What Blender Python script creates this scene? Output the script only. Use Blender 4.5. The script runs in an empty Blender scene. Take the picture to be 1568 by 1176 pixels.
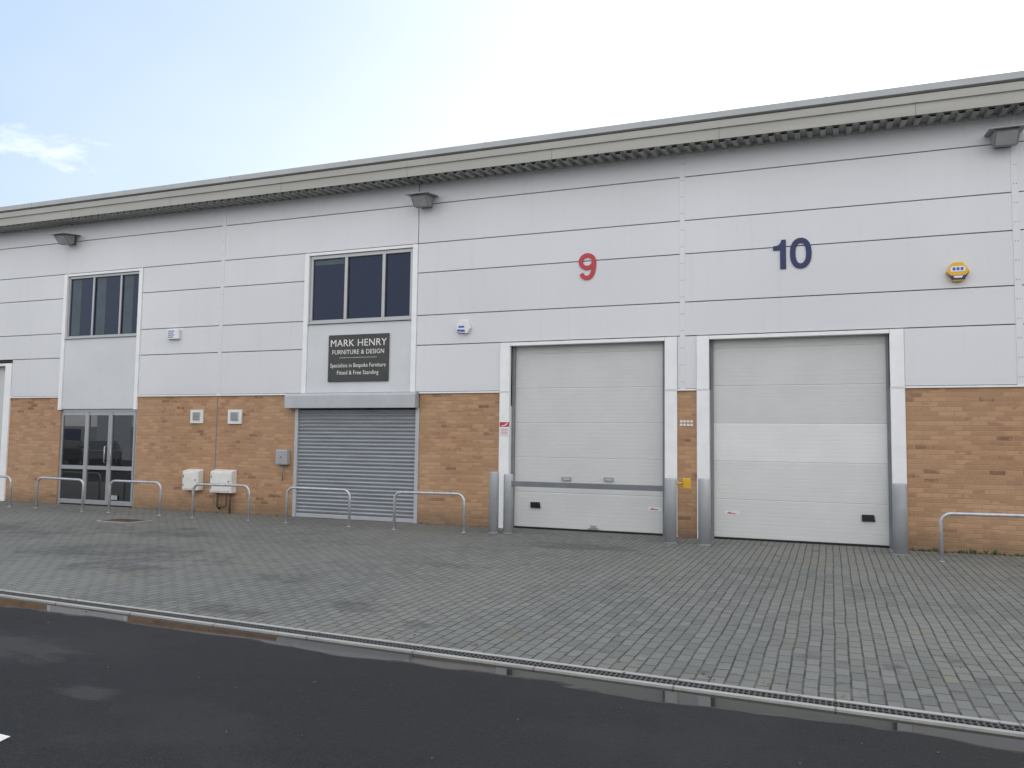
import bpy, bmesh, math, random
from mathutils import Vector, Matrix
random.seed(7)
scene=bpy.context.scene
# ------------------------------------------------------------------ helpers
def link(ob,parent=None):
    scene.collection.objects.link(ob)
    if parent: ob.parent=parent
    return ob
def empty(name,loc=(0,0,0)):
    e=bpy.data.objects.new(name,None); e.location=loc; e.empty_display_size=.3
    return link(e)
def box(bm,x0,x1,y0,y1,z0,z1,mi=0):
    vs=[bm.verts.new(p) for p in [(x0,y0,z0),(x1,y0,z0),(x1,y1,z0),(x0,y1,z0),(x0,y0,z1),(x1,y0,z1),(x1,y1,z1),(x0,y1,z1)]]
    for f in [(0,3,2,1),(4,5,6,7),(0,1,5,4),(1,2,6,5),(2,3,7,6),(3,0,4,7)]:
        fc=bm.faces.new([vs[i] for i in f]); fc.material_index=mi
def prism(bm,pts,axis,a,b,mi=0):
    """extrude 2D polygon along axis ('x': pts=(y,z); 'y': pts=(x,z); 'z': pts=(x,y))"""
    def P(p,t):
        return {'x':(t,p[0],p[1]),'y':(p[0],t,p[1]),'z':(p[0],p[1],t)}[axis]
    A=[bm.verts.new(P(p,a)) for p in pts]; B=[bm.verts.new(P(p,b)) for p in pts]
    n=len(pts); fs=[bm.faces.new(A),bm.faces.new(B[::-1])]
    for i in range(n): fs.append(bm.faces.new([A[i],B[i],B[(i+1)%n],A[(i+1)%n]]))
    for f in fs: f.material_index=mi
def tube(bm,path,r,seg=12,mi=0,caps=True):
    rings=[]
    n=len(path)
    for i,p in enumerate(path):
        p=Vector(p)
        if i==0: t=Vector(path[1])-p
        elif i==n-1: t=p-Vector(path[-2])
        else: t=(Vector(path[i+1])-p).normalized()+(p-Vector(path[i-1])).normalized()
        t.normalize()
        a=Vector((0,1,0)) if abs(t.y)<.9 else Vector((1,0,0))
        u=t.cross(a).normalized(); v=t.cross(u).normalized()
        rr=r[i] if isinstance(r,(list,tuple)) else r
        rings.append([bm.verts.new(p+u*rr*math.cos(2*math.pi*k/seg)+v*rr*math.sin(2*math.pi*k/seg)) for k in range(seg)])
    for i in range(n-1):
        for k in range(seg):
            f=bm.faces.new([rings[i][k],rings[i][(k+1)%seg],rings[i+1][(k+1)%seg],rings[i+1][k]]); f.material_index=mi; f.smooth=True
    if caps:
        for R in (rings[0][::-1],rings[-1]):
            f=bm.faces.new(R); f.material_index=mi
def finish(bm,name,mats,parent=None,bevel=0,loc=None):
    bmesh.ops.recalc_face_normals(bm,faces=bm.faces)
    me=bpy.data.meshes.new(name); bm.to_mesh(me); bm.free()
    for m in mats: me.materials.append(m)
    ob=bpy.data.objects.new(name,me); link(ob,parent)
    if loc: ob.location=loc
    if bevel:
        md=ob.modifiers.new('bevel','BEVEL'); md.width=bevel; md.segments=2; md.limit_method='ANGLE'; md.angle_limit=math.radians(50)
    return ob
# ------------------------------------------------------------------ node helpers
class N:
    def __init__(s,tree): s.t=tree
    def n(s,typ,**kw):
        x=s.t.nodes.new(typ)
        for k,v in kw.items(): setattr(x,k,v)
        return x
    def set(s,sock,v):
        if isinstance(v,bpy.types.NodeSocket): s.t.links.new(v,sock)
        elif v is not None: sock.default_value=v
    def m(s,op,a,b=None,c=None,clamp=False):
        x=s.n('ShaderNodeMath',operation=op); x.use_clamp=clamp
        s.set(x.inputs[0],a); 
        if b is not None: s.set(x.inputs[1],b)
        if c is not None: s.set(x.inputs[2],c)
        return x.outputs[0]
    def mr(s,v,a,b,c=0,d=1):
        x=s.n('ShaderNodeMapRange'); x.interpolation_type='SMOOTHSTEP'
        s.set(x.inputs[0],v)
        for i,k in enumerate((a,b,c,d)): s.set(x.inputs[i+1],k)
        return x.outputs[0]
    def mix(s,f,a,b,mode='MIX'):
        x=s.n('ShaderNodeMix',data_type='RGBA',blend_type=mode)
        s.set(x.inputs[0],f)
        for sock,v in ((x.inputs[6],a),(x.inputs[7],b)):
            if isinstance(v,(tuple,list)) and len(v)==3: v=(*v,1)
            s.set(sock,v)
        return x.outputs[2]
    def comb(s,x=0,y=0,z=0):
        c=s.n('ShaderNodeCombineXYZ')
        for i,v in enumerate((x,y,z)): s.set(c.inputs[i],v)
        return c.outputs[0]
    def sep(s,v):
        c=s.n('ShaderNodeSeparateXYZ'); s.set(c.inputs[0],v); return c.outputs
    def pos(s): return s.n('ShaderNodeNewGeometry').outputs['Position']
    def noise(s,vec,scale,detail=3,rough=.5):
        x=s.n('ShaderNodeTexNoise'); s.set(x.inputs['Vector'],vec); x.inputs['Scale'].default_value=scale
        x.inputs['Detail'].default_value=detail; x.inputs['Roughness'].default_value=rough
        return x.outputs['Fac']
    def white(s,vec):
        x=s.n('ShaderNodeTexWhiteNoise',noise_dimensions='3D'); s.set(x.inputs['Vector'],vec); return x.outputs
    def scale(s,vec,k):
        x=s.n('ShaderNodeVectorMath',operation='MULTIPLY'); s.set(x.inputs[0],vec); x.inputs[1].default_value=k; return x.outputs[0]
    def bump(s,h,strength=.3,dist=.01):
        x=s.n('ShaderNodeBump'); s.set(x.inputs['Height'],h); x.inputs['Strength'].default_value=strength; x.inputs['Distance'].default_value=dist
        return x.outputs[0]
def new(name):
    mt=bpy.data.materials.new(name); mt.use_nodes=True
    k=N(mt.node_tree); b=mt.node_tree.nodes['Principled BSDF']
    return mt,k,b
def simple(name,col,rough=.5,metal=0,var=.08,vs=3.0,stretch=(1,1,1),spec=.5,bump=0):
    mt,k,b=new(name)
    p=k.scale(k.pos(),stretch)
    f=k.noise(p,vs,4,.6)
    f=k.mr(f,.3,.7)
    c0=tuple(c*(1-var) for c in col); c1=tuple(min(1,c*(1+var)) for c in col)
    k.set(b.inputs['Base Color'],k.mix(f,c0,c1))
    b.inputs['Roughness'].default_value=rough; b.inputs['Metallic'].default_value=metal
    b.inputs['Specular IOR Level'].default_value=spec
    if bump: k.set(b.inputs['Normal'],k.bump(k.noise(k.pos(),60,3),bump,.004))
    return mt
def bond(k,u,v,bw,bh,mort):
    vr=k.m('DIVIDE',v,bh); row=k.m('FLOOR',vr)
    off=k.m('MULTIPLY',k.m('FLOORED_MODULO',row,2.0),.5)
    uu=k.m('ADD',k.m('DIVIDE',u,bw),off); col=k.m('FLOOR',uu)
    fu=k.m('FRACT',uu); fv=k.m('FRACT',vr)
    du=k.m('MULTIPLY',k.m('MINIMUM',fu,k.m('SUBTRACT',1.0,fu)),bw)
    dv=k.m('MULTIPLY',k.m('MINIMUM',fv,k.m('SUBTRACT',1.0,fv)),bh)
    d=k.m('MINIMUM',du,dv)
    mask=k.mr(d,mort*.35,mort*.7)
    return mask,k.comb(col,row,0.0)
def ell(k,x,y,cx,cy,rx,ry):
    dx=k.m('DIVIDE',k.m('SUBTRACT',x,cx),rx); dy=k.m('DIVIDE',k.m('SUBTRACT',y,cy),ry)
    return k.m('SUBTRACT',1.0,k.m('SQRT',k.m('ADD',k.m('MULTIPLY',dx,dx),k.m('MULTIPLY',dy,dy))),clamp=True)
# ------------------------------------------------------------------ materials
def mat_brick():
    mt,k,b=new('brickwork')
    x,y,z=k.sep(k.pos())
    u=k.m('ADD',x,y)
    mask,idv=bond(k,u,z,.225,.075,.012)
    w=k.white(idv); rnd=w['Value']
    # batches of redder bricks
    ban=k.noise(k.comb(k.m('MULTIPLY',x,.7),0.0,k.m('MULTIPLY',z,1.5)),1.5,3,.65)
    rr=k.m('ADD',rnd,k.m('MULTIPLY',k.m('SUBTRACT',ban,.5),1.7))
    base=k.mix(k.mr(rnd,0,1),(.36,.190,.098),(.485,.280,.155))
    base=k.mix(k.mr(rr,.80,.90,0,.75),base,(.29,.125,.072))
    base=k.mix(k.mr(rr,1.0,1.08,0,.85),base,(.18,.075,.048))
    n=k.noise(k.pos(),45,3,.6)
    base=k.mix(k.mr(n,.25,.8,.0,.25),base,(.54,.37,.235))
    big=k.noise(k.pos(),.5,3)
    base=k.mix(k.mr(big,.35,.65,0,.20),base,(.54,.37,.24))
    c=k.mix(mask,(.37,.265,.165),base)
    # damp/dirt near the ground
    g=k.m('ADD',z,k.m('MULTIPLY',k.noise(k.pos(),2.5,3),-.35))
    c=k.mix(k.mr(g,-.15,.25,.55,0),c,(.14,.105,.065))
    k.set(b.inputs['Base Color'],c); b.inputs['Roughness'].default_value=.9
    h=k.m('ADD',mask,k.m('MULTIPLY',n,.5))
    k.set(b.inputs['Normal'],k.bump(h,.5,.006))
    return mt
def mat_clad(name='white_cladding',col=(.705,.708,.73)):
    mt,k,b=new(name)
    p=k.pos(); x,y,z=k.sep(p)
    st=k.noise(k.comb(k.m('MULTIPLY',x,7.0),0.0,k.m('MULTIPLY',z,.35)),1.0,4,.65)
    bl=k.noise(p,.35,3)
    c=k.mix(k.mr(bl,.3,.7),tuple(q*.94 for q in col),col)
    c=k.mix(k.mr(st,.52,.8,0,.15),c,(.46,.455,.42))
    # slightly darker towards the eaves and just above the drip trim
    c=k.mix(k.mr(z,6.45,6.85,0,.14),c,(.42,.41,.38))
    c=k.mix(k.mr(z,2.58,2.75,.12,0),c,(.40,.38,.34))
    oi=k.n('ShaderNodeAttribute'); oi.attribute_name='tint'; 
    c=k.mix(k.m('MULTIPLY',oi.outputs['Fac'],.14),c,(.51,.51,.545))
    k.set(b.inputs['Base Color'],c); b.inputs['Roughness'].default_value=.42
    k.set(b.inputs['Normal'],k.bump(k.noise(k.comb(k.m('MULTIPLY',x,.6),0.0,z),1.6,2),.10,.03))
    return mt
def mat_paving():
    mt,k,b=new('block_paving')
    x,y,z=k.sep(k.pos())
    wob=k.m('MULTIPLY',k.m('SUBTRACT',k.noise(k.pos(),1.1,2),.5),.035)
    mask,idv=bond(k,k.m('ADD',y,wob),k.m('ADD',x,wob),.2,.1,.014)
    w=k.white(idv); rnd=w['Value']
    base=k.mix(rnd,(.120,.121,.112),(.185,.185,.172))
    base=k.mix(k.mr(rnd,.92,.96,0,.45),base,(.07,.072,.07))
    lo=k.noise(k.pos(),.32,5,.62)
    base=k.mix(k.mr(lo,.38,.62,.0,.60),base,(.205,.202,.180))
    # mossy yellowish blotches
    sp=k.noise(k.comb(k.m('MULTIPLY',x,.9),k.m('MULTIPLY',y,.9),3.0),1.35,4,.55)
    base=k.mix(k.mr(k.m('ADD',sp,k.m('MULTIPLY',k.m('SUBTRACT',rnd,.5),.06)),.62,.70,0,.36),base,(.22,.18,.095))
    # damp / oil marks where vehicles stand
    st=k.noise(k.comb(k.m('ADD',k.m('MULTIPLY',x,.8),7.0),y,9.0),2.6,6,.80)
    blob=None
    for q in ((-9.2,-5.6,2.6,1.1),(-11.0,-3.4,2.4,1.0),(-8.3,-6.6,1.2,.6),(-5.9,-6.4,.60,.45),(-4.2,-7.4,.50,.3),(-3.4,-7.85,.35,.2),(-13.5,-4.6,2.8,1.4),(-3.8,-2.0,1.6,.5),(-5.3,-8.0,.6,.25),(.4,-7.6,.12,.09),(-4.6,-4.6,.7,.3)):
        e_=ell(k,x,y,*q); blob=e_ if blob is None else k.m('MAXIMUM',blob,e_)
    s2=k.m('ADD',k.m('ADD',st,k.m('MULTIPLY',k.m('MINIMUM',blob,.5),.32)),k.m('MULTIPLY',k.m('SUBTRACT',rnd,.5),.12))
    base=k.mix(k.mr(s2,.55,.74,0,.66),base,(.042,.042,.042))
    fine=k.noise(k.pos(),70,3,.7)
    base=k.mix(k.mr(fine,.3,.8,0,.26),base,(.26,.258,.24))
    jn=k.noise(k.pos(),5,2)
    joint=k.mix(k.mr(jn,.4,.6),(.045,.045,.037),(.095,.095,.075))
    c=k.mix(mask,joint,base)
    k.set(b.inputs['Base Color'],c)
    b.inputs['Roughness'].default_value=.88
    tilt=k.m('MULTIPLY',k.m('ADD',rnd,0.0),.35)
    h=k.m('ADD',k.m('ADD',mask,tilt),k.m('MULTIPLY',fine,.25))
    k.set(b.inputs['Normal'],k.bump(h,.5,.008))
    return mt
DA,DB=-8.66,-.050      # drain line y = DA + DB*x
def mat_asphalt():
    mt,k,b=new('asphalt')
    p=k.pos(); x,y,z=k.sep(p)
    d=k.m('SUBTRACT',k.m('ADD',DA,k.m('MULTIPLY',x,DB)),y)     # distance beyond drain line
    fine=k.noise(p,110,3,.8); med=k.noise(p,.6,5,.65)
    vor=k.n('ShaderNodeTexVoronoi'); k.set(vor.inputs['Vector'],p); vor.inputs['Scale'].default_value=55
    base=k.mix(k.mr(fine,.3,.75),(.013,.013,.014),(.041,.041,.042))
    base=k.mix(k.mr(vor.outputs['Distance'],.0,.26,.55,0),base,(.12,.12,.117))
    base=k.mix(k.mr(med,.50,.66,0,.35),base,(.052,.050,.048))
    # paler, slightly smoother patches
    scn=k.noise(k.comb(k.m('MULTIPLY',x,.8),k.m('MULTIPLY',y,2.5),0.0),2.2,5,.7)
    pl=k.m('MAXIMUM',ell(k,x,y,-6.0,-9.75,1.3,.55),ell(k,x,y,-4.4,-10.35,.5,.2))
    pale=k.mr(k.m('ADD',scn,k.m('MULTIPLY',pl,.5)),.66,.90)
    base=k.mix(k.m('MULTIPLY',pale,.5),base,(.085,.080,.072))
    # standing water next to the channel
    wn=k.noise(k.comb(k.m('MULTIPLY',x,.50),k.m('MULTIPLY',y,1.3),0.0),1.5,4,.5)
    q=k.m('SUBTRACT',wn,k.m('MULTIPLY',k.m('ABSOLUTE',k.m('SUBTRACT',d,.26)),1.8))
    wet=k.mr(q,.20,.26)
    damp=k.mr(k.m('SUBTRACT',k.noise(p,.8,4,.6),k.m('MULTIPLY',d,.12)),.12,.42)
    base=k.mix(k.m('MULTIPLY',damp,.45),base,(.014,.014,.015))
    base=k.mix(wet,base,(.012,.011,.010))
    k.set(b.inputs['Base Color'],base)
    r=k.m('SUBTRACT',k.m('SUBTRACT',.88,k.m('MULTIPLY',damp,.22)),k.m('MULTIPLY',pale,.1))
    r=k.m('ADD',k.m('MULTIPLY',k.m('SUBTRACT',1.0,wet),r),.035)
    k.set(b.inputs['Roughness'],r)
    k.set(b.inputs['Specular IOR Level'],k.m('ADD',.25,k.m('MULTIPLY',wet,.15)))
    h=k.m('MULTIPLY',k.m('ADD',fine,vor.outputs['Distance']),k.m('SUBTRACT',1.0,wet))
    k.set(b.inputs['Normal'],k.bump(h,.8,.006))
    return mt
def mat_concrete(name='concrete',col=(.40,.39,.365)):
    mt,k,b=new(name)
    p=k.pos(); n=k.noise(p,1.4,5,.7); f=k.noise(p,60,3,.7)
    c=k.mix(k.mr(n,.35,.7,0,.6),col,tuple(q*.55 for q in col))
    c=k.mix(k.mr(f,.3,.8,0,.4),c,(.5,.49,.46))
    x,y,z=k.sep(p)
    jt=k.mr(k.m('ABSOLUTE',k.m('SUBTRACT',k.m('FRACT',x),.5)),.490,.496,0,.7)
    c=k.mix(jt,c,(.10,.10,.09))
    k.set(b.inputs['Base Color'],c); b.inputs['Roughness'].default_value=.85
    k.set(b.inputs['Normal'],k.bump(f,.4,.005))
    return mt
def mat_glass(name,col,refl=.12,rough=.03,ior=1.5):
    mt,k,b=new(name)
    b.inputs['Base Color'].default_value=(*col,1); b.inputs['Roughness'].default_value=.25
    b.inputs['Specular IOR Level'].default_value=.1
    gl=k.n('ShaderNodeBsdfGlossy'); gl.inputs['Color'].default_value=(.95,.97,1,1); gl.inputs['Roughness'].default_value=rough
    k.set(gl.inputs['Normal'],k.bump(k.noise(k.pos(),.9,1),.05,.02))
    mx=k.n('ShaderNodeMixShader'); fr=k.n('ShaderNodeFresnel'); fr.inputs['IOR'].default_value=ior
    k.set(mx.inputs[0],k.m('ADD',fr.outputs[0],refl))
    k.t.links.new(b.outputs[0],mx.inputs[1]); k.t.links.new(gl.outputs[0],mx.inputs[2])
    k.t.links.new(mx.outputs[0],k.t.nodes['Material Output'].inputs[0])
    return mt
M_brick=mat_brick(); M_clad=mat_clad(); M_pav=mat_paving(); M_asph=mat_asphalt(); M_conc=mat_concrete()
M_trim=simple('white_trim',(.82,.82,.825),.4,var=.04)
M_panel=simple('grey_white_panel',(.62,.63,.648),.45,var=.04,vs=1.0)
M_dark=simple('joint_black',(.04,.04,.042),.8)
M_fasL=simple('roof_edge_grey',(.40,.41,.41),.5,var=.06,vs=1.5)
M_fasT=simple('gutter_grey',(.37,.36,.33),.5,var=.07,vs=1.2,stretch=(.4,1,3))
M_soff=simple('soffit_metal',(.30,.31,.29),.45,var=.1)
M_roof=simple('roof_sheet',(.30,.31,.31),.5)
M_far=simple('far_base_panels',(.20,.21,.21),.6)
M_shbox=simple('shutter_box_grey',(.46,.47,.49),.4,var=.05,metal=.2)
M_shut=simple('shutter_galv',(.33,.345,.37),.42,metal=.35,var=.10,vs=2,stretch=(.5,1,6))
M_door=simple('sectional_door_white',(.58,.582,.575),.42,var=.03,vs=1.5)
M_door2=simple('sectional_door_new',(.70,.70,.695),.38,var=.03,vs=1.5)
M_door3=simple('sectional_door_lower',(.63,.632,.625),.40,var=.03,vs=1.5)
M_guide=simple('door_guide_grey',(.20,.205,.21),.5)
M_bar=simple('bar_steel_grey',(.17,.18,.195),.45,metal=.1)
M_black=simple('black_plastic',(.012,.012,.013),.4)
M_frame=simple('aluminium_frame',(.40,.41,.42),.35,metal=.4,var=.03)
M_glU=mat_glass('upper_glass',(.009,.020,.052),.00,ior=1.26)
M_glD=mat_glass('door_glass',(.012,.013,.014),.10,.01)
M_glC=mat_glass('car_glass',(.01,.01,.012),.05,.02)
M_blind=simple('blind_grey',(.085,.11,.13),.8)
M_galv=simple('galvanised_steel',(.50,.51,.53),.38,metal=.55,var=.14,vs=12)
M_boll=simple('bollard_paint',(.42,.435,.45),.45,metal=.15,var=.12,vs=4,stretch=(1,1,.4))
M_lamp=simple('floodlight_grey',(.26,.265,.265),.45,var=.1)
M_sign=simple('sign_face_charcoal',(.045,.045,.045),.45,var=.1)
M_text=simple('sign_lettering',(.80,.79,.74),.5,var=.02)
M_red=simple('number_red',(.48,.035,.05),.45,var=.04)
M_navy=simple('number_navy',(.012,.022,.10),.45,var=.04)
M_yel=simple('alarm_yellow',(.72,.42,.02),.4,var=.04)
M_blue=simple('alarm_blue',(.03,.09,.42),.4,var=.04)
M_whp=simple('white_plastic',(.74,.745,.75),.4,var=.04)
M_metr=simple('meter_box_white',(.74,.73,.69),.5,var=.06,vs=5)
M_rust=simple('cast_iron',(.085,.06,.045),.7,var=.3,vs=14)
M_grate=simple('grate_iron',(.075,.075,.075),.55,var=.3,vs=20)
M_slot=simple('slot_black',(.006,.006,.006),.9)
M_paint=simple('road_paint',(.75,.75,.73),.7,var=.12,vs=20)
M_leaf=simple('weed_green',(.07,.11,.03),.8,var=.4,vs=30)
M_litter=simple('leaf_litter_brown',(.16,.11,.05),.9,var=.5,vs=9)
# ------------------------------------------------------------------ building
B=empty('industrial_unit_building')
L=[2.58,3.51,4.11,4.97,5.57,6.36,6.86]
bm=bmesh.new()
G=.008
rects=[]
def bay(x0,x1,lo=0,hi=6):
    for i in range(lo,hi): rects.append((x0,x1,L[i],L[i+1]))
bay(-30,-22.3); bay(-22.3,-17.36,1); rects.append((-19.06,-17.40,L[0],L[1]))
bay(-17.36,-12.58,4); 
rects+= [(-14.90,-12.58,L[i],L[i+1]) for i in range(0,4)]
bay(-12.58,-7.72,4)
rects+= [(-12.58,-10.38,L[i],L[i+1]) for i in range(0,4)]
bay(-7.68,-2.41,1); rects+=[(-7.68,-5.86,L[0],L[1]),(-2.505,-2.41,L[0],L[1])]
bay(-2.41,2.70,1); rects+=[(-2.41,-2.165,L[0],L[1]),(1.10,2.70,L[0],L[1])]
bay(2.70,7.8); bay(7.8,13)
for r in rects:
    x0,x1,z0,z1=r
    box(bm,x0+G*.6,x1-G*.6,0,.045,z0+G,z1-G)
clad=finish(bm,'cladding_panels',[M_clad],B,bevel=.003)
at=clad.data.attributes.new('tint','FLOAT','FACE')
for i in range(len(clad.data.polygons)):
    random.seed(i//6*13+5); at.data[i].value=random.random()
random.seed(11)
# backing behind panels (with openings left by pieces)
bm=bmesh.new()
def back(x0,x1,z0,z1): box(bm,x0,x1,.05,.30,z0,z1)
back(-30,-17.30,3.45,7.0); back(-19.05,-17.3,2.3,3.45); back(-17.3,-15.0,5.52,7.0); back(-15.0,-10.3,2.56,7.0)
back(-10.3,-7.78,5.52,7.0); back(-7.78,-5.66,2.3,7.0); back(-5.66,-2.72,3.44,7.0); back(-2.72,-1.95,2.56,7.0); back(-1.95,.88,3.44,7.0); back(.88,13,2.56,7.0)
finish(bm,'panel_backing',[M_dark],B)
# seam covers
bm=bmesh.new()
for x,w in ((-22.3,.05),(-12.58,.045),(2.70,.05)):
    box(bm,x-w,x+w,-.008,.03,2.57,6.85)
box(bm,-2.455,-2.365,-.008,.03,2.57,6.85)
for x in (-17.36,-7.72): box(bm,x-.03,x+.03,-.006,.03,5.58,6.85)
finish(bm,'seam_covers',[M_clad],B,bevel=.004)
bm=bmesh.new()
for x in (-2.43,-2.39,-12.58,2.68,2.72):
    z=2.7
    while z<6.8: box(bm,x-.006,x+.006,-.013,-.0085,z-.006,z+.006); z+=.3
finish(bm,'seam_screws',[M_guide],B)
# cladding drip
bm=bmesh.new()
for a,b_ in ((-19.06,-17.41),(-14.89,-10.70),(-7.59,-5.86),(-2.50,-2.16),(1.10,13)):
    box(bm,a,b_,-.022,.04,2.548,2.578)
finish(bm,'drip_trim',[M_trim],B)
# trims around shopfront strips, door frames
bm=bmesh.new()
def T(x0,x1,z0,z1,y0=-.028,y1=.06): box(bm,x0,x1,y0,y1,z0,z1)
T(-17.40,-17.29,2.25,5.56); T(-15.0,-14.90,2.25,5.56); T(-17.288,-15.002,5.50,5.558,-.024)
T(-10.38,-10.27,2.582,5.56); T(-7.79,-7.68,2.582,5.56); T(-10.268,-7.792,5.50,5.558,-.024)
# door frames
for a,b_,c,d in ((-5.86,-5.66,-2.72,-2.505),(-2.165,-1.955,.89,1.10)):
    T(a,b_,0,3.50,-.03,.13); T(c,d,0,3.50,-.03,.13); T(b_+.002,c-.002,3.435,3.498,-.026,.12)
T(-19.27,-19.06,0,3.42,-.03,.13); T(-22.0,-19.272,3.36,3.418,-.026,.12)
finish(bm,'white_trims',[M_trim],B,bevel=.005)
bm=bmesh.new()
for x in (-5.76,-2.61,-2.06,.995): # little cap / joint of frame at plinth level
    box(bm,x-.112,x+.112,-.034,-.0315,2.545,2.575)
finish(bm,'frame_joint',[M_panel],B)
# lower panels under windows
bm=bmesh.new()
box(bm,-17.286,-15.004,.0,.05,2.27,3.955); box(bm,-10.266,-7.794,.0,.05,2.585,4.02)
finish(bm,'spandrel_panels',[M_panel],B,bevel=.003)
# brick plinth
bm=bmesh.new()
for a,b_ in ((-30,-22.0),(-19.06,-17.33),(-14.90,-10.52),(-7.58,-5.862),(-2.503,-2.167),(1.102,13)):
    box(bm,a,b_,.012,.30,-.2,2.56)
finish(bm,'brick_plinth',[M_brick],B)
bm=bmesh.new()
box(bm,-12.605,-12.590,.004,.02,0,2.55)
finish(bm,'movement_joint',[M_guide],B)
# windows
def window(x0,x1,z0,z1,mulls,fw=.055,fy=.02,name='window'):
    bm=bmesh.new()
    box(bm,x0,x1,fy,fy+.06,z0,z0+fw); box(bm,x0,x1,fy,fy+.06,z1-fw,z1)
    xs=[x0]+mulls+[x1]
    for i,x in enumerate(xs):
        a=x if i==0 else (x-fw if i==len(xs)-1 else x-fw/2)
        box(bm,a,a+fw,fy+.002,fy+.058,z0+fw,z1-fw)
    box(bm,x0-.0,x1,-.035,fy-.002,z0-.02,z0+.012)
    finish(bm,name+'_frame',[M_frame],B,bevel=.004)
    bm=bmesh.new()
    for a,b_ in zip(xs[:-1],xs[1:]):
        a+=fw*.7; b_-=fw*.7
        for q in ((a,b_,z0+fw,z0+fw+.012),(a,b_,z1-fw-.012,z1-fw),(a,a+.012,z0+fw,z1-fw),(b_-.012,b_,z0+fw,z1-fw)):
            box(bm,q[0],q[1],fy+.020,fy+.034,q[2],q[3])
    finish(bm,name+'_gaskets',[M_black],B)
    bm=bmesh.new()
    box(bm,x0+.02,x1-.02,fy+.035,fy+.05,z0+.02,z1-.02)
    finish(bm,name+'_glass',[M_glU],B)
window(-17.286,-15.004,3.98,5.495,[-16.47,-15.60],name='window_a')
window(-10.266,-7.794,4.05,5.495,[-9.38,-8.48],fw=.07,name='window_b')
# blinds seen at the glass line
bm=bmesh.new()
for x0 in (-17.2,-16.40,-15.54):
    box(bm,x0+.02,x0+.30,.0545,.0548,4.05,5.42)
box(bm,-10.17,-9.45,.0545,.0548,5.30,5.41)
finish(bm,'window_blinds',[M_blind],B)
# lower shopfront door (double door + side light)
bm=bmesh.new(); y0=.04; y1=.10
box(bm,-17.29,-14.91,y0,y1,2.20,2.262)
for a,b_ in ((-17.33,-17.27),(-16.55,-16.49),(-14.96,-14.90)): box(bm,a,b_,y0+.001,y1-.001,0.0,2.199)
for a,b_ in ((-16.486,-16.43),(-15.80,-15.745),(-15.74,-15.685),(-15.02,-14.964)): box(bm,a,b_,y0-.008,y1-.002,0.03,2.19)
for a,b_ in ((-17.268,-16.552),(-16.428,-15.802),(-15.683,-15.022)):
    box(bm,a,b_,y0+.004,y1-.004,.84,.93); box(bm,a,b_,y0+.004,y1-.004,0.03,.13)
    box(bm,a,b_,y0+.006,y1-.004,2.12,2.195)
finish(bm,'entrance_door_frame',[M_frame],B,bevel=.004)
bm=bmesh.new(); box(bm,-17.31,-14.93,.065,.075,.02,2.22); finish(bm,'entrance_door_glass',[M_glD],B)
bm=bmesh.new()
tube(bm,[(-15.83,y0-.01,1.0),(-15.83,y0-.06,1.02),(-15.83,y0-.06,1.38),(-15.83,y0-.01,1.4)],.014,8)
tube(bm,[(-15.64,y0-.01,1.0),(-15.64,y0-.06,1.02),(-15.64,y0-.06,1.38),(-15.64,y0-.01,1.4)],.014,8)
box(bm,-15.62,-15.42,y0-.012,y0-.003,.16,.26)
finish(bm,'door_handles',[M_galv],B)
# shutter box + roller shutter
bm=bmesh.new()
prism(bm,[(-.16,2.262),(-.16,2.52),(-.13,2.572),(.05,2.576),(.05,2.262)],'x',-10.69,-7.60)
finish(bm,'shutter_box',[M_shbox],B,bevel=.006)
bm=bmesh.new(); pitch=.077; n=29; x0,x1=-10.44,-7.63
z=.09; prof=[]
for i in range(n-1):
    for t,yy in ((0,.050),(.10,.050),(.14,.036),(.35,.022),(.6,.018),(.82,.028),(.92,.046)):
        prof.append((yy,z+t*pitch))
    z+=pitch
prof=[p for p in prof if p[1]<2.27]
va=[bm.verts.new((x0,p[0],p[1])) for p in prof]; vb=[bm.verts.new((x1,p[0],p[1])) for p in prof]
for i in range(len(prof)-1): bm.faces.new([va[i],vb[i],vb[i+1],va[i+1]])
finish(bm,'roller_shutter',[M_shut],B)
bm=bmesh.new()
for a,b_ in ((-10.52,-10.44),(-7.66,-7.58)): box(bm,a,b_,-.012,.09,0,2.26)
box(bm,x0+.002,x1-.03,.006,.06,.005,.085)
finish(bm,'shutter_guides',[M_shbox],B,bevel=.005)
# sectional garage doors
def sectional(x0,x1,top,mats_,name):
    bm=bmesh.new(); y=.155; h=.65; z=.035; i=0
    while z<top+.05:
        z1=min(z+h,top+.08)
        nr=9
        mi=mats_.get(i,0)
        pts=[(y+.03,z+.0008),(y+.003,z+.0008),(y,z+.005)]
        for k in range(nr):
            a=z+.008+k*(z1-z-.016)/nr; bb=z+.008+(k+1)*(z1-z-.016)/nr
            pts+= [(y,a+.006),(y,bb-.006),(y+.0018,bb-.001)]
        pts+= [(y+.003,z1-.0008),(y+.03,z1-.0008)]
        prism(bm,pts,'x',x0,x1,mi)
        z=z1; i+=1
    finish(bm,name,[M_door,M_door2,M_door3],B)
    bm=bmesh.new()
    box(bm,x0-.08,x0+.02,.10,.152,0,top+.05); box(bm,x1-.02,x1+.08,.10,.152,0,top+.05)
    finish(bm,name+'_guides',[M_guide],B)
    bm=bmesh.new(); box(bm,x0,x1,.15,.20,0.0,.034); box(bm,x0-.06,x1+.06,.19,.25,-.1,top+.3)
    finish(bm,name+'_seal',[M_black],B)
sectional(-5.62,-2.76,3.44,{0:2},'sectional_door_a')
sectional(-1.92,.86,3.44,{2:1,0:2,1:2},'sectional_door_b')
sectional(-22.0,-19.27,3.40,{},'sectional_door_c')
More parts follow.
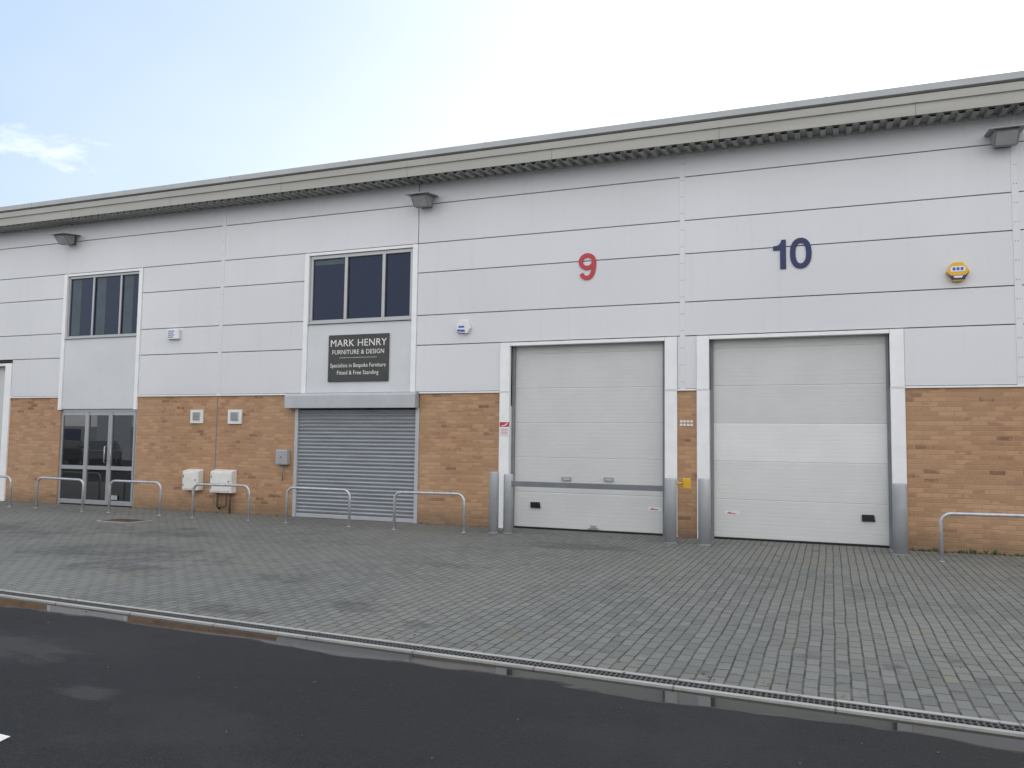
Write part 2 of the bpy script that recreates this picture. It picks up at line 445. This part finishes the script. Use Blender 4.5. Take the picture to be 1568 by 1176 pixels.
def doorbits(name,handle_x,stick_x,handles,bottom):
    bm=bmesh.new(); y=.155
    x,z=handle_x
    prism(bm,[(x-.10,z-.055),(x+.10,z-.055),(x+.085,z+.055),(x-.10,z+.055)],'y',y-.03,y-.001)
    finish(bm,name+'_hand_pull',[M_black],B,bevel=.01)
    bm=bmesh.new()
    for hx,hz in handles:
        box(bm,hx-.085,hx+.085,y-.035,y-.002,hz-.03,hz-.018); box(bm,hx-.085,hx-.073,y-.034,y-.002,hz-.017,hz+.035)
        box(bm,hx+.073,hx+.085,y-.034,y-.002,hz-.017,hz+.035); box(bm,hx-.072,hx+.072,y-.034,y-.022,hz+.023,hz+.034)
    if bottom:
        box(bm,bottom-.1,bottom+.1,y-.02,y-.002,.05,.07); box(bm,bottom-.05,bottom+.05,y-.03,y-.002,.072,.12)
    if len(bm.verts): finish(bm,name+'_handles',[M_frame],B)
    else: bm.free()
    bm=bmesh.new(); x,z=stick_x
    box(bm,x-.125,x+.125,y-.004,y-.001,z-.035,z+.035,0)
    prism(bm,[(x-.10,z-.012),(x-.03,z+.022),(x-.03,z+.005),(x+.07,z-.005),(x+.07,z-.014)],'y',y-.006,y-.0045,1)
    finish(bm,name+'_sticker',[M_whp,M_red],B)
doorbits('door_a',(-5.17,.445),(-2.93,.46),[(-4.57,.95),(-3.77,.96)],-4.05)
doorbits('door_b',(.54,.46),(-1.60,.45),[],None)
# eaves : roof edge, gutter, corrugated soffit
bm=bmesh.new(); XA,XB=-30,13
prism(bm,[(-.50,7.13),(-.56,7.145),(-.56,7.25),(-.50,7.275),(0,7.30),(0,7.26),(-.46,7.23),(-.46,7.13)],'x',XA,XB,0)
for x in [XA+3*i for i in range(14)]: box(bm,x-.02,x+.02,-.566,-.5605,7.14,7.256,0)
finish(bm,'roof_edge_trim',[M_fasL],B)
bm=bmesh.new()
prism(bm,[(-.50,6.79),(-.50,6.97),(-.53,6.98),(-.53,7.105),(-.48,7.125),(-.40,7.125),(-.40,6.79)],'x',XA,XB,0)
for x in [XA+1.3+3*i for i in range(14)]:
    box(bm,x-.025,x+.025,-.535,-.5305,6.985,7.10,0); box(bm,x-.004,x+.004,-.503,-.5005,6.80,6.965,1)
finish(bm,'gutter_fascia',[M_fasT,M_guide],B)
bm=bmesh.new()
x=XA; prof=[]
while x<XB:
    prof+=[(x,0),(x+.08,0),(x+.10,-.055),(x+.18,-.055)]; x+=.20
ya,yb=-.50,.02
va=[bm.verts.new((p[0],ya,6.79+p[1])) for p in prof]; vb=[bm.verts.new((p[0],yb,6.84+p[1])) for p in prof]
for i in range(len(prof)-1):
    bm.faces.new([va[i],va[i+1],vb[i+1],vb[i]])
finish(bm,'corrugated_soffit',[M_soff],B)
bm=bmesh.new()
prism(bm,[(-.40,7.10),(0.3,7.20),(9,7.75),(18,7.2),(18,-.1),(17.8,-.1),(17.8,7.05),(9,7.6),(.3,7.0),(-.40,6.95)],'x',XA,XB,0)
box(bm,XA,XA+.2,.3,17.8,-.1,7.1); box(bm,XB-.2,XB,.3,17.8,-.1,7.1)
finish(bm,'roof_and_rear_walls',[M_roof],B)
# wall fittings that belong to the building
def vent(x0,x1,z0,z1):
    bm=bmesh.new()
    box(bm,x0,x1,-.03,.01,z0,z1)
    finish(bm,'flue_plate',[M_metr],B,bevel=.006)
    bm=bmesh.new(); w=(x1-x0)
    box(bm,x0+w*.22,x1-w*.22,-.045,-.031,z0+.07,z1-.05)
    finish(bm,'flue_grille',[M_frame],B,bevel=.004)
    bm=bmesh.new()
    for i in range(5):
        z=z0+.085+i*(z1-z0-.15)/5; box(bm,x0+w*.28,x1-w*.28,-.048,-.0455,z,z+.013)
    finish(bm,'flue_slots',[M_guide],B)
vent(-13.31,-12.96,1.94,2.24); vent(-12.27,-11.90,1.93,2.24)
bm=bmesh.new()
for i in range(2):
    for j in range(4): box(bm,-2.46+.06*j,-2.415+.06*j,.002,.013,1.93+.06*i,1.97+.06*i)
finish(bm,'air_brick',[M_metr],B)
# ------------------------------------------------------------------ signs & boxes
def text(body,x,z,size,mat,y,parent,name,bold=0.0,ext=.002,align='CENTER',sx=1.0,font_sh=0):
    cu=bpy.data.curves.new(name,'FONT'); cu.body=body; cu.size=size; cu.extrude=ext; cu.offset=bold
    cu.align_x=align; cu.align_y='CENTER'; cu.space_character=1.05
    ob=bpy.data.objects.new(name+'_c',cu); scene.collection.objects.link(ob)
    dg=bpy.context.evaluated_depsgraph_get(); me=bpy.data.meshes.new_from_object(ob.evaluated_get(dg))
    bpy.data.objects.remove(ob)
    me.materials.clear(); me.materials.append(mat)
    o=bpy.data.objects.new(name,me); link(o,parent)
    o.rotation_euler=(math.radians(90),0,0); o.location=(x,y,z); o.scale=(sx,1,1)
    return o
S=empty('shop_sign')
bm=bmesh.new(); box(bm,-9.72,-8.29,-.035,-.004,2.81,3.78); finish(bm,'sign_board',[M_sign],S,bevel=.004)
cx=-9.005
text('MARK HENRY',cx,3.60,.205,M_text,-.038,S,'sign_name',.0,sx=1.02)
text('FURNITURE & DESIGN',cx,3.415,.130,M_text,-.038,S,'sign_trade',.0,sx=.93)
text('Specialists in Bespoke Furniture',cx,3.14,.118,M_text,-.038,S,'sign_line_1',.0,sx=.82)
text('Fitted & Free Standing',cx,2.99,.118,M_text,-.038,S,'sign_line_2',.0,sx=.88)
bm=bmesh.new(); box(bm,-9.45,-8.56,-.0375,-.0355,3.300,3.306); finish(bm,'sign_rule',[M_text],S)
def stroke(bm,pts,w,ya,yb,closed=False):
    n=len(pts); R=[]
    for i,p in enumerate(pts):
        a=pts[(i-1)%n] if (closed or i>0) else p; c=pts[(i+1)%n] if (closed or i<n-1) else p
        t=Vector((c[0]-a[0],c[1]-a[1])).normalized(); nn=Vector((-t.y,t.x))*w/2
        R.append([bm.verts.new((p[0]+s*nn.x,y,p[1]+s*nn.y)) for s in (-1,1) for y in (ya,yb)])
    for i in range(n if closed else n-1):
        a,b_=R[i],R[(i+1)%n]
        for p,q in ((0,2),(2,3),(3,1),(1,0)): bm.faces.new([a[p],a[q],b_[q],b_[p]])
    if not closed:
        for q in (R[0],R[-1]): bm.faces.new([q[0],q[2],q[3],q[1]])
# '9': bowl plus tail
bm=bmesh.new()
bowl=[(.125*math.cos(t)*1.0,.095+.118*math.sin(t)) for t in [2*math.pi*i/36 for i in range(36)]]
stroke(bm,bowl,.080,-.020,-.004,True)
tail=[(.127,.10),(.128,.05),(.124,-.02),(.112,-.09),(.088,-.15),(.055,-.19),(.01,-.209),(-.04,-.205),(-.085,-.178),(-.115,-.125)]
stroke(bm,tail,.080,-.0205,-.0035)
finish(bm,'unit_number',[M_red],None,loc=(-4.15,0,4.86))
bm=bmesh.new()
# '1' with flag, '0' as a bold oval ring
h=.25
prism(bm,[(-.180,-h),(-.085,-h),(-.085,h),(-.155,h),(-.175,h-.06),(-.215,h-.095),(-.29,h-.105),(-.29,h-.175),(-.180,h-.175)],'y',-.020,-.004)
ring=[(.150+.128*math.copysign(abs(math.cos(t))**.88,math.cos(t)),(h-.033)*math.copysign(abs(math.sin(t))**.9,math.sin(t))) for t in [2*math.pi*(i+.5)/44 for i in range(44)]]
stroke(bm,ring,.088,-.020,-.004,True)
finish(bm,'unit_number',[M_navy],None,loc=(-.585,0,4.84))
# alarm boxes
def hexpts(cx,cz,w,h,c=.28):
    return [(cx-w/2,cz),(cx-w/2+w*c,cz-h/2),(cx+w/2-w*c,cz-h/2),(cx+w/2,cz),(cx+w/2-w*c,cz+h/2),(cx-w/2+w*c,cz+h/2)]
A=empty('security_alarm_box',(1.88,0,4.36))
bm=bmesh.new(); prism(bm,hexpts(0,0,.33,.30),'y',-.09,-.004); finish(bm,'case',[M_yel],A,bevel=.012)
bm=bmesh.new(); prism(bm,[(-.15,-.012),(-.09,-.13),(.09,-.13),(.15,-.012),(.10,-.06),(-.10,-.06)],'y',-.094,-.0905); finish(bm,'blue_lower_band',[M_navy],A)
bm=bmesh.new(); prism(bm,[(-.095,.0),(.095,.0),(.11,.045),(.08,.085),(-.08,.085),(-.11,.045)],'y',-.093,-.0905)
prism(bm,[(-.07,-.068),(.07,-.068),(.05,-.10),(-.05,-.10)],'y',-.097,-.0945); finish(bm,'logo_plate',[M_whp],A)
bm=bmesh.new()
for i in range(3): box(bm,-.075+.055*i,-.035+.055*i,-.095,-.0935,.02,.065)
finish(bm,'logo_marks',[M_blue],A)
A=empty('security_alarm_box',(-6.63,0,3.83))
bm=bmesh.new(); prism(bm,[(-.14,-.10),(.09,-.13),(.15,-.02),(.08,.13),(-.06,.13),(-.14,.06)],'y',-.08,-.004); finish(bm,'case',[M_whp],A,bevel=.012)
bm=bmesh.new(); prism(bm,[(-.12,-.085),(.05,-.10),(.04,-.055),(-.12,-.045)],'y',-.083,-.0805)
box(bm,-.09,.03,-.083,-.0805,-.015,.02); finish(bm,'blue_label',[M_blue],A)
A=empty('security_alarm_box',(-13.87,0,3.95))
bm=bmesh.new(); box(bm,-.17,.17,-.08,-.004,-.11,.12); finish(bm,'case',[M_whp],A,bevel=.012)
bm=bmesh.new(); 
for i in range(4): box(bm,-.13,.02+.03*(i%2),-.083,-.0805,-.07+.045*i,-.05+.045*i)
finish(bm,'blue_label',[M_blue],A)
# warning sign on door frame
W=empty('warning_sign',(-5.745,0,1.86))
bm=bmesh.new(); box(bm,-.10,.10,-.036,-.0315,-.13,.13); finish(bm,'plate',[M_whp],W)
bm=bmesh.new(); box(bm,-.097,.097,-.0385,-.0365,.04,.127)
for z in (-.10,-.07,-.04,-.01): box(bm,-.07,.07,-.0385,-.0365,z,z+.008)
finish(bm,'red_header',[M_red],W)
bm=bmesh.new(); prism(bm,[(-.07,.06),(.0,.075),(.05,.11),(.07,.10),(.02,.06),(-.05,.05)],'y',-.0405,-.0390); finish(bm,'symbol',[M_whp],W)
# key switch cabinet
K=empty('switch_cabinet',(-10.76,0,1.235))
bm=bmesh.new(); box(bm,-.14,.14,-.12,.01,-.155,.155); finish(bm,'case',[M_boll],K,bevel=.01)
bm=bmesh.new(); box(bm,-.12,.12,-.126,-.1205,-.135,.135); finish(bm,'cover',[M_frame],K,bevel=.004)
bm=bmesh.new(); tube(bm,[(0,-.05,-.15),(0,-.05,-.5)],.012,8); box(bm,-.015,.015,-.135,-.127,-.02,.02); finish(bm,'conduit',[M_guide],K)
# meter boxes
def meter(xc,z0,z1,w):
    K=empty('meter_cabinet',(xc,0,z0)); h=z1-z0
    bm=bmesh.new(); prism(bm,[(.01,0),(-.16,0),(-.16,h-.04),(.01,h)],'x',-w/2,w/2); finish(bm,'case',[M_metr],K,bevel=.012)
    bm=bmesh.new(); box(bm,-w/2+.03,w/2-.03,-.172,-.1605,.035,h-.075); finish(bm,'door',[M_metr],K,bevel=.006)
    bm=bmesh.new(); tube(bm,[(w/2-.07,-.1725,h*.5),(w/2-.07,-.185,h*.5)],.014,8); box(bm,-w/2+.033,-w/2+.05,-.176,-.1725,.08,.14); box(bm,-w/2+.033,-w/2+.05,-.176,-.1725,h-.19,h-.13); finish(bm,'lock',[M_black],K)
    return K
meter(-13.12,.47,.93,.44); K=meter(-12.28,.44,.94,.58)
bm=bmesh.new()
tube(bm,[(-.12,-.1,.0),(-.12,-.1,-.30),(-.12,-.02,-.36)],.022,8); tube(bm,[(.12,-.1,0),(.12,-.1,-.26),(.06,-.1,-.30),(-.05,-.1,-.30)],.018,8); tube(bm,[(.2,-.08,0),(.2,-.08,-.43)],.02,8)
finish(bm,'pipes',[M_rust],K)
# floodlights
def flood(x,z=6.38):
    F_=empty('wall_floodlight',(x,0,z))
    bm=bmesh.new()
    prism(bm,[(-.02,.13),(-.50,.07),(-.51,.055),(-.02,.112)],'x',-.25,.25); finish(bm,'visor',[M_lamp],F_)
    bm=bmesh.new()
    prism(bm,[(-.09,.10),(-.42,.06),(-.40,.02),(-.24,-.13),(-.12,-.12)],'x',-.17,.17); finish(bm,'housing',[M_lamp],F_,bevel=.012)
    bm=bmesh.new(); prism(bm,[(-.405,.035),(-.245,-.118),(-.252,-.128),(-.415,.025)],'x',-.14,.14); finish(bm,'lens',[M_boll],F_)
    bm=bmesh.new(); box(bm,-.07,.07,-.10,-.001,-.06,.09); box(bm,-.12,.12,-.02,-.001,-.10,.10); finish(bm,'bracket',[M_guide],F_,bevel=.006)
for x in (-17.2,-7.5,2.55): flood(x)
# ------------------------------------------------------------------ street furniture
def hoop(xc,y=-1.15,w=1.40,h=.68):
    bm=bmesh.new(); r=.14; P=[(-w/2,0,-.05),(-w/2,0,h-r)]
    for i in range(1,7):
        a=math.pi/2*i/6; P.append((-w/2+r-r*math.cos(a),0,h-r+r*math.sin(a)))
    for i in range(0,7):
        a=math.pi/2*i/6; P.append((w/2-r+r*math.sin(a),0,h-r+r*math.cos(a)))
    P.append((w/2,0,-.05))
    tube(bm,P,.026,12)
    for s in (-1,1): tube(bm,[(s*w/2,0,0),(s*w/2,0,.012)],.045,12)
    o=finish(bm,'hoop_barrier',[M_galv],None,loc=(xc,y,0))
    o.rotation_euler=(0,random.uniform(-.012,.012),random.uniform(-.02,.02))
for xc in (-18.06,-15.83,-13.66,-11.40,-9.10,-6.74,2.14): hoop(xc)
def bollard(x,y,h=1.06,r=.10):
    bm=bmesh.new()
    tube(bm,[(0,0,-.05),(0,0,h-.02),(0,0,h-.005),(0,0,h)],[r,r,r*.96,r*.86],24)
    tube(bm,[(0,0,0),(0,0,.006)],r*1.06,24)
    finish(bm,'bollard',[M_boll],None,loc=(x,y,0))
bollard(-5.62,-.80,1.08,.085); bollard(-5.38,-.72,1.04,.085); bollard(-2.48,-.78,1.05,.10); bollard(-1.93,-.80,1.06,.10); bollard(.95,-.62,1.06,.105)
S=empty('security_bar',(-3.93,-.72,.875))
bm=bmesh.new(); box(bm,-1.40,1.40,-.03,.03,-.045,.045); finish(bm,'bar',[M_bar],S,bevel=.008)
bm=bmesh.new()
for s in (-1,1): box(bm,s*1.42-.05,s*1.42+.05,-.045,.045,-.062,.062)
finish(bm,'end_brackets',[M_guide],S,bevel=.01)
S=empty('lock_housing',(-2.26,-.55,.96))
bm=bmesh.new(); box(bm,-.05,.07,-.05,.05,-.09,.09); tube(bm,[(-.06,-.0,-.0),(-.14,-.1,0)],.02,8); finish(bm,'yellow_lock',[M_yel],S,bevel=.012)
# ------------------------------------------------------------------ ground
def dl(x,off): return DA+DB*x-off
XL,XR=-60,30
bm=bmesh.new()
vs=[bm.verts.new(p) for p in [(XL,.25,0),(XL,dl(XL,-.05),0),(XR,dl(XR,-.05),0),(XR,.25,0)]]; bm.faces.new(vs)
finish(bm,'block_paving_forecourt',[M_pav])
bm=bmesh.new()
s=450
vs=[bm.verts.new(p) for p in [(-s,-s,-.014),(s,-s,-.014),(s,s,-.014),(-s,s,-.014)]]; bm.faces.new(vs)
finish(bm,'asphalt_road',[M_asph])
D_=empty('drainage_channel')
def strip(name,o0,o1,z,mat,th=.05):
    bm=bmesh.new()
    a=[(XL,dl(XL,o0)),(XL,dl(XL,o1)),(XR,dl(XR,o1)),(XR,dl(XR,o0))]
    prism(bm,a,'z',z-th,z,0); finish(bm,name,[mat],D_)
strip('concrete_edge_inner',-.049,-.005,.003,M_conc)
strip('channel_bed',-.005,.115,-.008,M_slot,.06)
strip('concrete_edge_outer',.115,.160,.002,M_conc)
bm=bmesh.new()
x=-24.0
while x<8:
    y=DA+DB*x
    box(bm,x,x+.012,y-.108,y-.0,-.007,-.001)
    x+=.036
for o in (-.003,.050,.103):
    prism(bm,[(-24,dl(-24,o)),(-24,dl(-24,o+.010)),(8,dl(8,o+.010)),(8,dl(8,o))],'z',-.006,.0005)
finish(bm,'slotted_grating',[M_grate],D_)
bm=bmesh.new(); 
vs=[bm.verts.new(p) for p in [(-5.2,-11.05,-.009),(-4.13,-11.09,-.009),(-4.11,-11.17,-.009),(-5.2,-11.13,-.009)]]; bm.faces.new(vs)
finish(bm,'road_marking',[M_paint])
Mh=empty('manhole_cover',(-12.75,-2.25,0))
bm=bmesh.new(); box(bm,-.42,.42,-.30,.30,-.03,.004); finish(bm,'frame',[M_conc],Mh)
bm=bmesh.new(); box(bm,-.36,.36,-.24,.24,-.02,.009)
for i in range(9):
    for j in range(6): box(bm,-.33+.075*i,-.29+.075*i,-.21+.075*j,-.17+.075*j,.0092,.013)
finish(bm,'lid',[M_rust],Mh)
# weeds at the foot of the wall
bm=bmesh.new()
def tuft(x,y,n,h):
    for _ in range(n):
        a=random.uniform(0,6.28); r=random.uniform(0,.05); hh=h*random.uniform(.4,1)
        bx,by=x+r*math.cos(a),y+r*math.sin(a)*.6; dx,dy=random.uniform(-.05,.05),random.uniform(-.05,.03)
        w=random.uniform(.004,.010)
        v=[bm.verts.new((bx-w,by,0)),bm.verts.new((bx+w,by,0)),bm.verts.new((bx+dx*.5+w*.7,by+dy*.5,hh*.6)),bm.verts.new((bx+dx,by+dy,hh)),bm.verts.new((bx+dx*.5-w*.7,by+dy*.5,hh*.6))]
        bm.faces.new(v)
x=1.15
while x<6: tuft(x,random.uniform(-.06,0),random.randint(4,14),random.choice((.03,.05,.05,.09))); x+=random.uniform(.02,.10)
for a,b_ in ((-7.5,-5.9),(-14.8,-10.6),(-19,-17.4)):
    x=a
    while x<b_: tuft(x,random.uniform(-.03,0),random.randint(2,7),random.choice((.02,.03,.05))); x+=random.uniform(.1,.6)
finish(bm,'weeds',[M_leaf])
# scattered leaves and bits of debris
bm=bmesh.new()
def flake(x,y,s,z0):
    a=random.uniform(0,6.28); n=random.choice((4,5,6))
    v=[bm.verts.new((x+s*random.uniform(.5,1)*math.cos(a+6.283*i/n),y+s*random.uniform(.5,1)*math.sin(a+6.283*i/n),z0+random.uniform(.001,.012))) for i in range(n)]
    bm.faces.new(v)
for _ in range(420):
    x=random.uniform(-19,4)
    t=random.random()
    if t<.45: y=random.uniform(-.25,-.01)
    elif t<.75: y=DA+DB*x+random.uniform(-.02,.30)
    else: y=random.uniform(-8,-.2)
    if -5.6<x<-2.8 or -1.9<x<.8: 
        if y>-.3: y-=.3
    flake(x,y,random.uniform(.006,.020),.001)
for _ in range(60):
    x=random.uniform(-7,3); flake(x,DA+DB*x-random.uniform(.18,2.2),random.uniform(.005,.014),-.014)
finish(bm,'leaf_litter',[M_litter])
# ------------------------------------------------------------------ opposite side of the estate road (seen only in reflections)
O=empty('warehouse_building',(0,0,0))
bm=bmesh.new(); box(bm,-75,30,-46,-30,2.4,7.2); finish(bm,'cladding',[M_clad],O)
bm=bmesh.new(); box(bm,-75,30,-45.9,-29.98,-.1,2.398); finish(bm,'base',[M_far],O)
bm=bmesh.new(); box(bm,-75.4,30.4,-46.4,-29.5,7.2,7.5); finish(bm,'roof',[M_roof],O)
bm=bmesh.new()
for i in range(9): box(bm,-72+11*i,-68.6+11*i,-29.97,-29.9,0,3.4)
finish(bm,'roller_doors',[M_shut],O)
bm=bmesh.new()
for i in range(9): box(bm,-65+11*i,-62.6+11*i,-29.97,-29.9,4,5.4); box(bm,-65+11*i,-62.6+11*i,-29.97,-29.9,.1,2.2)
finish(bm,'windows',[M_glU],O)
def car(x,y,rot,col):
    C=empty('parked_car',(x,y,0)); C.rotation_euler=(0,0,rot)
    paint=simple('car_paint',col,.25,var=.02)
    bm=bmesh.new()
    body=[(-2.1,.35),(-2.15,.6),(-2.05,.85),(-1.1,.95),(-.45,1.40),(.9,1.44),(1.75,1.02),(2.05,.95),(2.12,.6),(2.05,.32)]
    prism(bm,body,'y',-.84,.84)
    for v in bm.verts:
        if v.co.z>1.2: v.co.y*=.74
    finish(bm,'body',[paint],C,bevel=.06)
    bm=bmesh.new()
    for s in (-1,1):
        v=[bm.verts.new(p) for p in [(-.95,s*.845,.97),(-.42,s*.71,1.33),(.85,s*.71,1.36),(1.45,s*.835,1.0)]]; bm.faces.new(v)
    v=[bm.verts.new(p) for p in [(-1.12,-.7,.975),(-1.12,.7,.975),(-.52,.56,1.37),(-.52,-.56,1.37)]]; bm.faces.new(v)
    for q in v: q.co.x-=.02; q.co.z+=.01
    finish(bm,'windows',[M_glC],C)
    bm=bmesh.new()
    for wx in (-1.32,1.3):
        for s in (-1,1):
            tube(bm,[(wx,s*.68,.32),(wx,s*.87,.32)],.32,20,0); tube(bm,[(wx,s*.872,.32),(wx,s*.88,.32)],.19,16,1)
    finish(bm,'wheels',[M_black,M_galv],C)
car(-33.4,-15.6,.75,(.02,.025,.035)); car(-33.2,-21,1.6,(.25,.26,.28)); car(-41,-19.8,1.55,(.03,.035,.04)); car(-28,-22,1.57,(.5,.5,.5))
# ------------------------------------------------------------------ light
SEL,SAZ=27,28   # sun elevation / azimuth (from +Y towards +X), behind the units
sd=bpy.data.lights.new('sun','SUN'); sd.energy=3.5; sd.angle=math.radians(.5); sd.color=(1,.95,.87)
so=bpy.data.objects.new('sun',sd); link(so)
e,a=math.radians(SEL),math.radians(SAZ)
dirv=Vector((math.sin(a)*math.cos(e),math.cos(a)*math.cos(e),math.sin(e)))
so.rotation_euler=dirv.to_track_quat('Z','Y').to_euler(); so.location=(10,20,30)
w=bpy.data.worlds.new('World'); scene.world=w; w.use_nodes=True
k=N(w.node_tree); bg=w.node_tree.nodes['Background']
sky=k.n('ShaderNodeTexSky',sky_type='NISHITA'); sky.sun_disc=False; sky.sun_elevation=e; sky.sun_rotation=a
sky.air_density=1.0; sky.dust_density=1.0; sky.ozone_density=1.5
tc=k.n('ShaderNodeTexCoord').outputs['Generated']
sx,sy_,sz=k.sep(tc)
zz=k.m('ADD',k.m('MAXIMUM',sz,0.0),.16)
cv=k.comb(k.m('DIVIDE',sx,zz),k.m('DIVIDE',sy_,zz),0.0)
cn=k.noise(cv,2.6,7,.6)
cn2=k.noise(cv,.6,4,.5)
# hazy blue, whitening eastwards, to the horizon and in the southern half; soft bright puffs in the clear part
blue=k.mix(.72,sky.outputs[0],(4.3,6.0,8.5,1))
v=k.m('ADD',k.m('MULTIPLY',k.m('ADD',sx,.75),1.15),k.m('MULTIPLY',k.m('SUBTRACT',.5,sz),.70))
v=k.m('ADD',v,k.m('MULTIPLY',k.m('SUBTRACT',cn2,.5),.45))
v=k.m('ADD',v,k.m('MULTIPLY',k.m('MAXIMUM',k.m('MULTIPLY',sy_,-1.0),0.0),.9))
veil=k.m('MINIMUM',k.m('MAXIMUM',k.m('ADD',v,.0),.02),1.0)
puff=k.mr(cn,.50,.78,0,.60)
fac=k.m('MAXIMUM',veil,puff)
skyc=k.mix(fac,blue,(12.0,12.1,12.3,1))
k.set(bg.inputs[0],skyc); bg.inputs[1].default_value=.13
# ------------------------------------------------------------------ camera
F,yaw,pitch,roll=1245,.3744,.0721,.0130
cy,sy=math.cos(yaw),math.sin(yaw)
fw=Vector((-sy*math.cos(pitch),cy*math.cos(pitch),math.sin(pitch))); rt=Vector((cy,sy,0)); up=rt.cross(fw)
r=rt*math.cos(roll)+up*math.sin(roll); u=-rt*math.sin(roll)+up*math.cos(roll)
cd=bpy.data.cameras.new('camera'); co=bpy.data.objects.new('camera',cd); link(co)
cd.sensor_width=36; cd.lens=36*F/1568; cd.clip_end=2000; cd.clip_start=.05
m=Matrix((r,u,-fw)).transposed().to_4x4(); m.translation=Vector((0,-14.3,1.6)); co.matrix_world=m
scene.camera=co
scene.view_settings.view_transform='Standard'; scene.view_settings.look='None'; scene.view_settings.exposure=0
